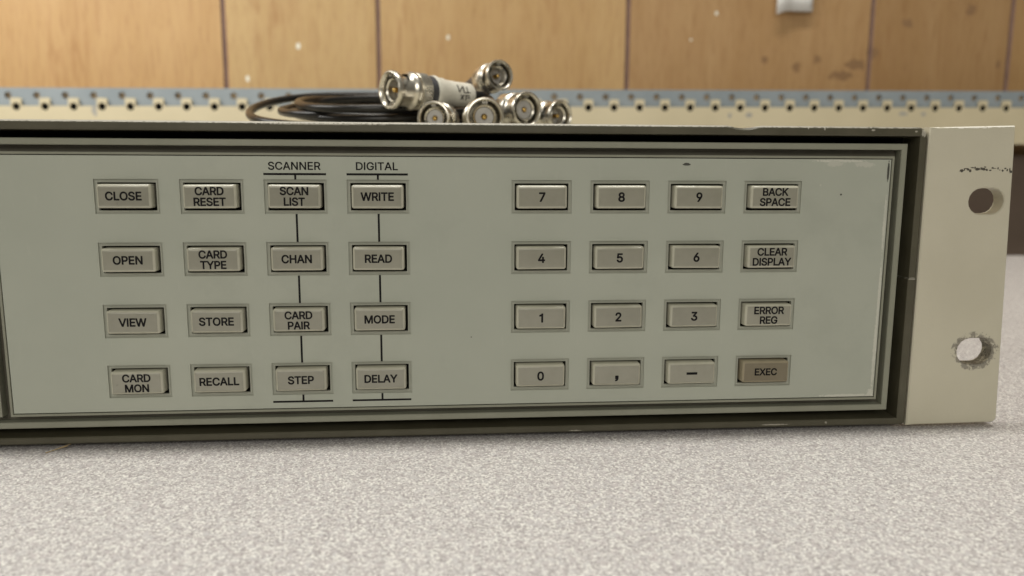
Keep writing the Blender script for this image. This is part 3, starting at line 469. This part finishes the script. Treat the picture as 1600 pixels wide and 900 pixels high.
cells += [(H0 - PITCHX, H0 - 4.6, RB - 5.5, RB, None), (H0 - PITCHX, H0 + NH * PITCHX, 99 - 8.4, RB - 5.5, None)]
fas = strip_with_holes(cells, 560.2, 562.2).build('fascia', M_CREAM, shelf)
mb = MB()
xa, xb = H0 - PITCHX, H0 + NH * PITCHX
for z0, z1, y0, y1 in ((92.5, 96.5, 562.8, 619), ):
    mb.add([(xa, y0, z0 + sz(xa)), (xb, y0, z0 + sz(xb)), (xb, y1, z0 + sz(xb)), (xa, y1, z0 + sz(xa)), (xa, y0, z1 + sz(xa)), (xb, y0, z1 + sz(xb)), (xb, y1, z1 + sz(xb)), (xa, y1, z1 + sz(xa))],
           [(0, 3, 2, 1), (4, 5, 6, 7), (0, 1, 5, 4), (1, 2, 6, 5), (2, 3, 7, 6), (3, 0, 4, 7)])
mb.build('shelf_board', M_CREAM, shelf)
mb = MB()
for k in range(NH):
    x = H0 + k * PITCHX; z = sz(x) + RB
    mb.box(x - 4.2, x + 4.2, 562.5, 563.2, z - 5, z + 4)
mb.build('hole_shade', M_BLACK, shelf)  # black plates stand in for the shade inside the holes
strip_with_holes([(H0 - PITCHX, H0 + NH * PITCHX, RB + 3, RB + 14, None)], 569, 571).build('backing_strip', M_BACKING, shelf)
mb = MB(); mb.box(-600, 1250, 600, 606, -300, 88); mb.build('back_board', M_DARKWOOD, shelf)

# white card hanging on the panelling
mb = MB(); n = 10; rows = []
for j in range(7):
    z = 231.8 + j * 14.0
    row = []
    for i in range(n + 1):
        u = i / n; x = 436.6 + u * 39.5 + (j == 0) * 0
        dip = -3.6 * max(0, 1 - u * 3.0) ** 1.3 if j == 0 else 0
        y = 612 - 3.0 * math.exp(-((u - 0.18) / 0.16) ** 2) + 1.5 * u
        row.append((x, y, z + 2.6 + dip))
    rows.append(row)
mb.rings(rows, closed=False)
card = mb.build('paper_note', M_PAPER, origin=(456, 615, 232), smooth=True)
so = card.modifiers.new('thickness', 'SOLIDIFY'); so.thickness = 0.0006
tag(card, 'white card hanging on the wood panelling at the upper right', 'paper note')

# ------------------------------------------------------------------ the instrument
inst = thing('rack_instrument', 'beige and olive rack instrument with rows of labelled keys, lying on the speckled bench', 'electronic instrument', INST)

# body behind the front
mb = MB(); mb.box(-192, 227.5, 9.2, 330, 1.4, 88.0); mb.build('chassis', M_CHASSIS, inst, bevel=0.8)
for x in (-150, 190):
    for y in (40, 290):
        mb = MB()
        mb.rings([[(x + r * math.cos(2 * math.pi * k / 24), y + r * math.sin(2 * math.pi * k / 24), z) for k in range(24)] for r, z in ((8, 1.6), (8, 0.5), (7.4, 0.0))], cap0=True, cap1=True)
        mb.build('foot', M_RUBBER, inst, smooth=True)

mb = MB(); mb.box(-194.5, 230.0, 8.0, 9.0, 2.2, 88.4); mb.build('gap_shade_plate', M_BLACK, inst)  # black plate added behind the bezel gap to keep it dark

# outer bezel: an upper and a lower half that meet at a seam
def arc_pts(cx, cz, r, a0, a1, n=6): return [(cx + r * math.cos(math.radians(a0 + (a1 - a0) * k / n)), cz + r * math.sin(math.radians(a0 + (a1 - a0) * k / n))) for k in range(n + 1)]
OR_, OT, OB, OL = 230.6, 89.55, 1.35, -195.0
IR, IT, IB, IL = 228.35, 87.0, 3.40, -192.6
SEAM = 45.9
BPROF = [(0, 0.0, 7.9), (0, 0.0, -0.25), (0, 0.55, -0.8), (1, 0.30, -0.8), (1, 0.0, -0.55), (1, -0.25, 7.9)]
up = [((OL, SEAM), (IL, SEAM)), ((OL, 80), (IL, 80)), ((OL, OT - 2.5), (IL, IT))]
up += [(p, (IL + (p[0] - OL) * .3, IT)) for p in arc_pts(OL + 2.5, OT - 2.5, 2.5, 150, 90, 3)]
for x in (-100, 0, 100, 150, 171.3): up.append(((x, OT - 0.0), (x, IT)))
for x, d in ((172.6, .15), (174.0, .55), (176.2, .75), (178.4, .62), (180.2, .2), (181.5, 0)): up.append(((x, OT - d), (x, IT)))
up += [((205, OT), (205, IT)), ((222, OT), (222, IT))]
for p in arc_pts(OR_ - 3.2, OT - 3.2, 3.2, 90, 0, 6): up.append((p, (IR - 0.3 * (OR_ - p[0]) / 3.2 if False else IR, IT)))
up += [((OR_ - .05, 70), (IR, 70)), ((OR_, SEAM + .06), (IR, SEAM + .06))]
# keep inner points distinct so that the corner does not pinch
def spread(st):
    out = []
    for i, (o, q) in enumerate(st):
        out.append((o, (q[0] + i * 1e-4, q[1])))
    return out
frame_loft(spread(up), BPROF, False).build('front_bezel', M_BEZEL, inst, smooth=True, autosmooth=30, label='upper half of the olive bezel, nicked on its top edge')
IR2 = IR - 0.22
lo = [((OR_ + .1, SEAM - .06), (IR2, SEAM - .06)), ((OR_ + .1, 20), (IR2, 20)), ((OR_ + .1, OB + 1.2), (IR2, IB))]
lo += [(p, (IR2, IB)) for p in arc_pts(OR_ + .1 - 1.0, OB + 1.0, 1.0, 0, -90, 4)]
lo += [((x, OB), (x, IB)) for x in (200, 100, 0, -100)]
lo += [((OL + 1, OB), (IL, IB)), ((OL, OB + 1), (IL, IB)), ((OL, SEAM - .06), (IL, SEAM - .06))]
BPROF2 = [(0, 0.0, 7.9), (0, 0.0, -0.45), (0, 0.45, -0.92), (1, 0.30, -0.92), (1, 0.0, -0.65), (1, -0.25, 7.9)]
frame_loft(spread(lo), BPROF2, False).build('front_bezel', M_BEZEL, inst, smooth=True, autosmooth=30, label='lower half of the olive bezel')

# inner frame: ridge, sunken channel
def rect_st(x0, x1, z0, z1, w):
    return [((x0, z0), (x0 + w, z0 + w)), ((x1, z0), (x1 - w, z0 + w)), ((x1, z1), (x1 - w, z1 - w)), ((x0, z1), (x0 + w, z1 - w))]
w2 = math.sqrt(2)
def ring_prof(w, yf, yi, yo, c=0.2): return [(0, 0.0, yo), (0, 0.0, yf + c), (0, c * w2, yf), (1, c * w2, yf), (1, 0.0, yf + c), (1, -0.02, yi)]
frame_loft(rect_st(-189.5, 225.0, 5.93, 84.85, 1.75), ring_prof(1.75, -0.35, 2.7, 7.9), True).build('panel_frame', M_FRAME, inst)
mb = MB(); mb.box(-187.6, 223.15, 2.7, 4.2, 7.75, 83.0); mb.build('channel_floor', M_CHANNEL, inst)
# raised rims round the two panels
frame_loft(rect_st(-26.45, 221.5, 9.25, 81.3, 0.68), ring_prof(.68, -0.15, 1.2, 2.65, .1), True).build('panel_rim', M_FRAME, inst)
frame_loft(rect_st(-185.5, -28.6, 9.25, 81.3, 0.68), ring_prof(.68, -0.15, 1.2, 2.65, .1), True).build('panel_rim', M_FRAME, inst)
mb = MB(); mb.box(-184.6, -29.4, 0, 0.4, 10.15, 80.4); mb.build('blank_panel', M_PANEL, inst)
mb = MB(); mb.box(-25.7, 220.75, 2.3, 2.65, 10.0, 80.5); mb.build('keypad_backing', M_BLACK, inst)

# keypad
PX, PZ, FW, FH, G1 = 22.09205, 16.95729, 16.821, 9.2482, 111.2914
Z0 = 74.2
def fx(g, c): return (G1 if g else 0.0) + c * PX
def fz(r): return Z0 - r * PZ
cols = [(0, c) for c in range(4)] + [(1, c) for c in range(4)]
holes = [(fx(*gc), fx(*gc) + FW, fz(r) - FH, fz(r)) for gc in cols for r in range(4)]
panel = plate(-25.55, 220.55, 10.2, 80.38, holes, 0.0, 0.4).build('control_panel', M_PANEL, inst)

# headings and bracket lines printed on the panel
INKY = -0.02
for cx, word, wd in ((52.45, 'SCANNER', 13.9), (74.5, 'DIGITAL', 11.3)):
    mb = MB(); lettering(mb, [word], cx + (0.0 if word == 'SCANNER' else 0.0), 77.85, 2.02, INKY, True, widths=[wd])
    mb.build('heading', M_INK, panel)
def rect(mb, x0, x1, z0, z1): mb.add([(x0, INKY, z0), (x1, INKY, z0), (x1, INKY, z1), (x0, INKY, z1)], [(0, 1, 2, 3)])
for c, (xa, xb) in ((2, (44.2, 60.82)), (3, (66.29, 82.83))):
    cx = fx(0, c) + FW / 2; mb = MB()
    rect(mb, xa, xb, 75.36, 75.94)
    rect(mb, cx - .28, cx + .28, 74.22, 75.42)
    for r in range(3): rect(mb, cx - .28, cx + .28, fz(r + 1) + .02, fz(r) - FH - .02)
    rect(mb, cx - .28, cx + .28, 12.32, fz(3) - FH - .02)
    rect(mb, xa, xb, 11.80, 12.35)
    mb.build('bracket_line', M_INK, panel)

# key surrounds and keys: one of each, then copies
def key_mesh(mat):
    mb = MB(); R = 0.75
    rings = [rrect(0, 0, KW + .1, KH + .05, .55, 2.1), rrect(0, 0, KW, KH, .6, DEP + R)]
    for s_, d_ in ((.035, .62), (.10, .52), (.52, .10), (.62, .035), (.74, .008), (.9, .0)):   # chamfer with eased edges
        rings.append(rrect(0, 0, KW - 2 * s_, KH - 2 * s_, max(.6 - s_ * .5, .2), DEP + d_))
    mb.rings(rings, cap0=True, cap1=True)
    return mb
surr = plate(-FW / 2 - .7, FW / 2 + .7, -FH / 2 - .7, FH / 2 + .7, [(-7.5, 7.5, -3.74, 3.74)], 0.43, 1.4)
# a low inner lip, the second outline seen round every key
lip = frame_loft(rect_st(-8.0, 8.0, -4.2, 4.2, 0.5), [(0, 0, .6), (0, 0, .36), (0, .12, .28), (1, .1, .28), (1, 0, .36), (1, -.01, .9)], True)
surr.add(lip.v, lip.f)
legends = {(0, 0, 0): ['CLOSE'], (0, 1, 0): ['CARD', 'RESET'], (0, 2, 0): ['SCAN', 'LIST'], (0, 3, 0): ['WRITE'],
           (0, 0, 1): ['OPEN'], (0, 1, 1): ['CARD', 'TYPE'], (0, 2, 1): ['CHAN'], (0, 3, 1): ['READ'],
           (0, 0, 2): ['VIEW'], (0, 1, 2): ['STORE'], (0, 2, 2): ['CARD', 'PAIR'], (0, 3, 2): ['MODE'],
           (0, 0, 3): ['CARD', 'MON'], (0, 1, 3): ['RECALL'], (0, 2, 3): ['STEP'], (0, 3, 3): ['DELAY'],
           (1, 0, 0): ['7'], (1, 1, 0): ['8'], (1, 2, 0): ['9'], (1, 3, 0): ['BACK', 'SPACE'],
           (1, 0, 1): ['4'], (1, 1, 1): ['5'], (1, 2, 1): ['6'], (1, 3, 1): ['CLEAR', 'DISPLAY'],
           (1, 0, 2): ['1'], (1, 1, 2): ['2'], (1, 2, 2): ['3'], (1, 3, 2): ['ERROR', 'REG'],
           (1, 0, 3): ['0'], (1, 1, 3): [','], (1, 2, 3): ['-'], (1, 3, 3): ['EXEC']}
proto_s = proto_k = None
rk = random.Random(11)
for (g, c, r), words in legends.items():
    cx, cz = fx(g, c) + FW / 2 - .08, fz(r) - FH / 2
    at = Vector((cx, 0, cz + .12))
    if proto_s is None:
        so_ = proto_s = surr.build('key_surround', M_SURR, inst, origin=(0, 0, 0))
    else:
        so_ = proto_s.copy(); C.objects.link(so_); so_.parent = inst
    so_.location = (at + Vector((.08, 0, -.12)) - INST) * MM
    dark = (g, c, r) == (1, 3, 3)
    if proto_k is None:
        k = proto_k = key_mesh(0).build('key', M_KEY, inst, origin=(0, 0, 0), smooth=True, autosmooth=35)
    else:
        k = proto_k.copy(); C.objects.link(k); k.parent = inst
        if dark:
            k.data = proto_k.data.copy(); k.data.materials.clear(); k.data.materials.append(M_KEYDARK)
    j = Vector((rk.uniform(-.07, .07), rk.uniform(-.10, .06), rk.uniform(-.06, .06)))
    k.location = (at + j - INST) * MM
    k.rotation_euler = (rk.uniform(-.012, .012), rk.uniform(-.006, .006), rk.uniform(-.010, .010))
    word = ' '.join(words)
    nm = {',': 'comma', '-': 'minus sign'}.get(word, word)
    k['label'] = ('dark brown key marked ' if dark else 'beige key marked ') + nm
    mb = MB()
    if word == ',': lettering(mb, words, 0.0, 0.35, 2.9, DEP - .02)
    elif word == '-': mb.add([(-1.6, DEP - .02, -.36), (1.6, DEP - .02, -.36), (1.6, DEP - .02, .36), (-1.6, DEP - .02, .36)], [(0, 1, 2, 3)])
    elif len(word) == 1: lettering(mb, words, 0.0, 0.0, 2.4, DEP - .02)
    elif len(words) == 2: lettering(mb, words, 0.05, 0.03, 2.05, DEP - .02, pitch=2.85, track=-14)
    else: lettering(mb, words, 0.0, 0.05, 2.12 if not dark else 1.95, DEP - .02, track=-8)
    lg = mb.build('legend', M_INK, None, origin=(0, 0, 0))
    lg.parent = k; lg.location = (0, 0, 0)

# right-hand rack ear: thick flange with two slotted holes
def ear():
    mb = MB(); y0, y1 = -1.1, 3.6
    L = lambda z: 230.9 - 0.2 * (z - 45) / 45 + (0.0); Rr = lambda z: 256.6 + (90 - z) / 88 * 3.25
    top = lambda x: 89.5 + (x - 230) / 27 * .75
    bot = lambda x: 1.2 + (x - 230) / 29 * .3
    def slot(cx, cz, w, h, n=8):
        r = h / 2; pts = []
        for sgn, a0 in ((1, -90), (-1, 90)):
            for k in range(n + 1):
                a = math.radians(a0 + 180 * k / n); pts.append((cx + sgn * (w / 2 - r) + r * math.cos(a), cz + r * math.sin(a)))
        return pts
    outer = []
    for k in range(10): outer.append((L(bot(230)) + (Rr(2) - 1.6 - L(2)) * k / 10, bot(231 + 27 * k / 10)))
    outer += [(Rr(2) - 1.6 + 1.6 * math.sin(a), bot(258) + 1.6 - 1.6 * math.cos(a)) for a in (0, .4, .8, 1.2, math.pi / 2)]
    for k in range(1, 12):
        z = 3.5 + 86 * k / 12; outer.append((Rr(z), z))
    outer += [(Rr(90) - .15, top(256.4) - .15), (Rr(90) - .5, top(256.3))]
    for k in range(1, 10): outer.append((256.2 - (256.2 - L(89)) * k / 9, top(256.2 - 26 * k / 9)))
    for k in range(1, 10): outer.append((L(89 - 87 * k / 10), 89.5 - 87 * k / 10))
    holes_ = [slot(249.9, 68.55, 10.9, 7.5), slot(250.75, 23.8, 11.1, 8.0)]
    ys = ((0.35, y0 + .0), (0.0, y0 + .35), (0.0, y1))
    def inset(loop, d, sign):
        n = len(loop); out = []
        for i in range(n):
            a, b, c_ = Vector(loop[i - 1]), Vector(loop[i]), Vector(loop[(i + 1) % n])
            t = (c_ - a).normalized(); nn = Vector((-t.y, t.x)); out.append(tuple(b + nn * d * sign))
        return out
    rings_o = [[(x, y, z) for x, z in (inset(outer, d, 1) if d else outer)] for d, y in ys]
    mb.rings(rings_o)
    fronts, backs = [rings_o[0]], [rings_o[-1]]
    for h in holes_:
        rr = [[(x, y, z) for x, z in (inset(h, d * .8, -1) if d else h)] for d, y in ys]
        mb.rings(rr); fronts.append(rr[0]); backs.append(rr[-1])
    for grp in (fronts, backs):
        polys = [[Vector((x, z, 0)) for x, y, z in l] for l in grp]
        mb.add([p for l in grp for p in l], tessellate_polygon(polys))
    return mb
ear().build('rack_ear', M_EAR, inst, smooth=True, autosmooth=25)
# bracket that carries the ear along the side of the body
mb = MB(); mb.box(227.6, 230.2, 9.3, 90, 8, 82); mb.build('ear_bracket', M_EAR, inst)

# ------------------------------------------------------------------ coaxial cables on top of the instrument
TOP = 88.1
COIL = Vector((62.0, 158.0))
def lathe(mb, org, ax, prof, n=64, skip=None, knurl=None, mi=0):
    a = Vector(ax).normalized(); u = a.cross(Vector((0, 0, 1))).normalized(); v = u.cross(a).normalized()
    rings = []
    for i, (s_, r) in enumerate(prof):
        ring = []
        for k in range(n):
            t = 2 * math.pi * k / n; rr = r
            if knurl and knurl[0] <= s_ <= knurl[1] and k % 2: rr = r - 0.22
            p = Vector(org) + a * s_ + (u * math.cos(t) + v * math.sin(t)) * rr
            ring.append(tuple(p))
        rings.append(ring)
    mb.rings(rings, skip=skip, mi=mi)
    return mb
def plug_cable(label, front, ax, sc, roll, cable_pts, sleeve=False, deep=False):
    ax = Vector(ax).normalized(); F = Vector(front)
    base = (F.x + ax.x * 20, F.y + ax.y * 20, TOP)
    t = thing('coaxial_cable', label, 'cable', base, 'coaxial cables coiled on top of the instrument')
    S = lambda pr: [(a * sc, r * sc) for a, r in pr]
    # coupling collar: rim, neck with bayonet slots, rear shoulder
    prof = [(8.6, 5.0), (8.6, 5.3), (3.2, 5.35), (1.4, 5.7), (0.45, 6.0), (0.0, 6.45), (0.1, 6.95), (0.5, 7.2), (1.6, 7.25), (2.2, 7.1), (2.7, 6.5), (3.4, 6.2), (4.4, 6.1),
            (5.4, 6.1), (6.4, 6.1), (7.4, 6.2), (8.2, 6.5), (8.6, 7.0), (9.2, 7.3), (10.2, 7.3), (10.9, 7.0), (11.3, 6.6), (11.6, 6.6)]
    n = 64
    def in_slot(i, k):
        if not 10 <= i <= 14: return False
        ang = (k + roll) % 32
        c = 6 + (i - 10) * 2.4
        return abs(ang - c) < (4.2 if i in (11, 12, 13) else 2.6)
    mb = MB(); lathe(mb, F, ax, S(prof), n, in_slot)
    plug = mb.build('plug', M_STEEL, t, smooth=True, autosmooth=45)
    mb = MB(); lathe(mb, F, ax, S([(11.5, 6.4), (11.7, 7.0), (15.9, 7.0), (16.2, 6.6), (16.2, 4)]), 96, None, (11.8 * sc - .2, 15.8 * sc + .2))
    mb.build('knurled_ring', M_STEEL, plug, smooth=True, autosmooth=20)
    d_ = 3.0 if deep else 0.0
    mb = MB(); lathe(mb, F, ax, S([(9.5, 4.45), (1.9, 4.45), (1.75, 4.3), (1.9, 4.15), (2.3, 3.75), (6.6, 3.7)]), 48); lathe(mb, F, ax, S([(8.0, 5.34), (8.0, 4.3)]), 48)
    mb.build('inner_barrel', M_STEEL, plug, smooth=True, autosmooth=40)
    mb = MB(); lathe(mb, F, ax, S([(8, 3.66), (2.9 + d_, 3.66), (2.7 + d_, 3.5), (2.7 + d_, 1.2), (3.8 + d_, 1.1)]), 40); mb.build('insulator', M_PTFE, plug, smooth=True, autosmooth=40)
    mb = MB(); lathe(mb, F, ax, S([(8, 1.0), (2.4, 1.0), (2.0, .7), (1.8, .1)]), 24); mb.build('centre_pin', M_GOLD, plug, smooth=True, autosmooth=50)
    # two bayonet ramps inside the rim
    u = ax.cross(Vector((0, 0, 1))).normalized(); v = u.cross(ax)
    mb = MB()
    for q in (0, math.pi):
        a0 = math.pi / 2 + q
        ring = []
        for s_, r in ((1.0, 5.75), (1.0, 4.75), (2.8, 4.75), (2.8, 5.75)):
            ring.append([tuple(F + ax * s_ * sc + (u * math.cos(a0 + d) + v * math.sin(a0 + d)) * r * sc) for d in (-.2, -.07, .07, .2)])
        mb.rings(ring + [ring[0]], closed=False)
    mb.build('bayonet_lug', M_STEEL, plug)
    if sleeve:
        mb = MB(); lathe(mb, F, ax, S([(16.1, 5), (16.1, 6.2), (19.5, 6.2), (19.6, 5)]), 48); mb.build('strain_relief', M_BOOT, t, smooth=True)
        mb = MB(); lathe(mb, F, ax, [(19.2 * sc, 4.2), (19.2 * sc, 6.6), (20.6 * sc, 6.75), (22.3, 6.2), (25, 6.0), (25.8, 5.6), (29, 5.3), (33, 5.0), (37, 4.85), (39.4, 4.7), (40.0, 4.3), (40.0, 1.4)], 48)
        sl = mb.build('marker_sleeve', M_SLEEVE, t, smooth=True, autosmooth=50)
        # handwriting on the sleeve: pen strokes that follow its surface (distance along, degrees from the top towards the viewer)
        def on(s_, deg):
            r = 4.95 + (35 - s_) * .06 + .03
            side = -u if u.y > 0 else u
            a = math.radians(deg); return F + ax * s_ + (v * math.cos(a) + side * math.sin(a)) * r
        mb = MB()
        for st in ([(30.2, 52), (30.6, 84)], [(30.6, 84), (33.0, 56)], [(33.0, 56), (33.3, 88)], [(35.0, 56), (35.2, 84)], [(33.9, 86), (36.4, 84)],
                   [(31.6, 98), (33.0, 116)], [(31.6, 116), (33.2, 97)], [(34.2, 98), (34.5, 120)], [(34.2, 98), (36.2, 100)], [(35.0, 108), (36.4, 110)]):
            (s0, d0), (s1, d1) = st
            tube([on(s0 + (s1 - s0) * k / 4, d0 + (d1 - d0) * k / 4) for k in range(5)], .22, 6, 2, mb=mb)
        mb.build('handwriting', M_INK, sl)
        e0 = 39.0
    else:
        mb = MB(); lathe(mb, F, ax, S([(16.0, 4.6), (16.1, 5.2), (18, 5.2), (19, 4.6), (26, 3.7), (32, 2.6), (32.3, 1.4)]), 40); mb.build('strain_relief', M_BOOT, t, smooth=True, autosmooth=45)
        e0 = 31.0 * sc
    p0 = F + ax * e0
    pts = [tuple(p0), tuple(p0 + ax * 9)] + cable_pts
    tube(pts, 1.75, 12, 6).build('cable', M_CABLE, t, smooth=True, autosmooth=60)
    return t
def loops(cx, cy, rx, ry, z0, rise, tilt, a0, a1, n, seed, wob=1.2):
    """turns of the coil: z0 at the first turn, rising slowly, the far side lifted by tilt"""
    r_ = random.Random(seed); out = []
    ph = r_.uniform(0, 6.28)
    for i in range(n + 1):
        q = i / n; a = math.radians(a0 + (a1 - a0) * q)
        s_ = 1 + .05 * math.sin(2.1 * a + ph)
        out.append((cx + rx * s_ * math.cos(a), cy + ry * s_ * math.sin(a), z0 + rise * q + tilt * (math.sin(a) * .5 + .5) + wob * math.sin(3 * a + ph) * .4))
    return out
# angle 0 = right, 90 = far side, 180 = left, 270 = near side
plug_cable('coaxial cable with a white marker sleeve behind its plug, lying across the pile', (71.6, 97, 106.4), (.80, .60, .005), 1.03, 3,
           [(114, 142, 104)] + loops(66, 158, 44, 44, 98, -2, 11, 30, 340, 22, 1), True, True)
plug_cable('coaxial cable whose plug sticks up highest at the back of the pile', (117.9, 140, 117.0), (-.44, .89, -.09), 0.93, 12,
           [(92, 205, 113)] + loops(60, 155, 52, 48, 93.0, -2, 20, 80, 420, 26, 2), False, True)
plug_cable('coaxial cable with the lower left plug, its collar partly under the white sleeved one', (88.6, 92, 95.6), (.30, .95, .0), 0.91, 22,
           [(108, 150, 95)] + loops(70, 158, 44, 42, 95, 4, 9, 20, 340, 22, 3))
plug_cable('coaxial cable with the middle plug of the front row, seen end on', (108.3, 84, 95.9), (-.10, .99, .0), 1.0, 5,
           [(101, 135, 95), (100, 165, 97)] + loops(72, 156, 41, 40, 98, 1, 12, 40, 390, 24, 4))
plug_cable('coaxial cable with the large plug leaning up at the right of the front row', (126.6, 106, 100.0), (-.47, .88, .02), 0.99, 28,
           [(101, 152, 100), (98, 178, 102)] + loops(68, 153, 43, 40, 94.5, 3, 8, 60, 400, 24, 5))
plug_cable('coaxial cable with the rightmost plug, turned away to the right', (145.2, 140, 99.6), (-.58, .81, .0), 0.97, 16,
           [(118, 180, 99), (104, 192, 102)] + loops(67, 155, 40, 44, 101, -2, 10, 60, 430, 26, 6), False, True)

# ------------------------------------------------------------------ a bit of dry straw caught under the front edge
mb = MB()
tube([(-16.2, -4.2, .25), (-14.6, -2.4, .4), (-12.6, -.6, .8), (-11.5, .6, 1.0)], .13, 6, 3, mb=mb)
tube([(-15.2, -2.6, .25), (-13.8, -1.8, .5), (-12.0, -.4, .7)], .09, 6, 3, mb=mb)
tag(mb.build('straw', M_STRAW, origin=(-14, -2, 0)), 'tiny dry straw on the bench under the lower left edge of the instrument', 'straw')

for o in list(bpy.data.objects):
    if '_o' in o: del o['_o']
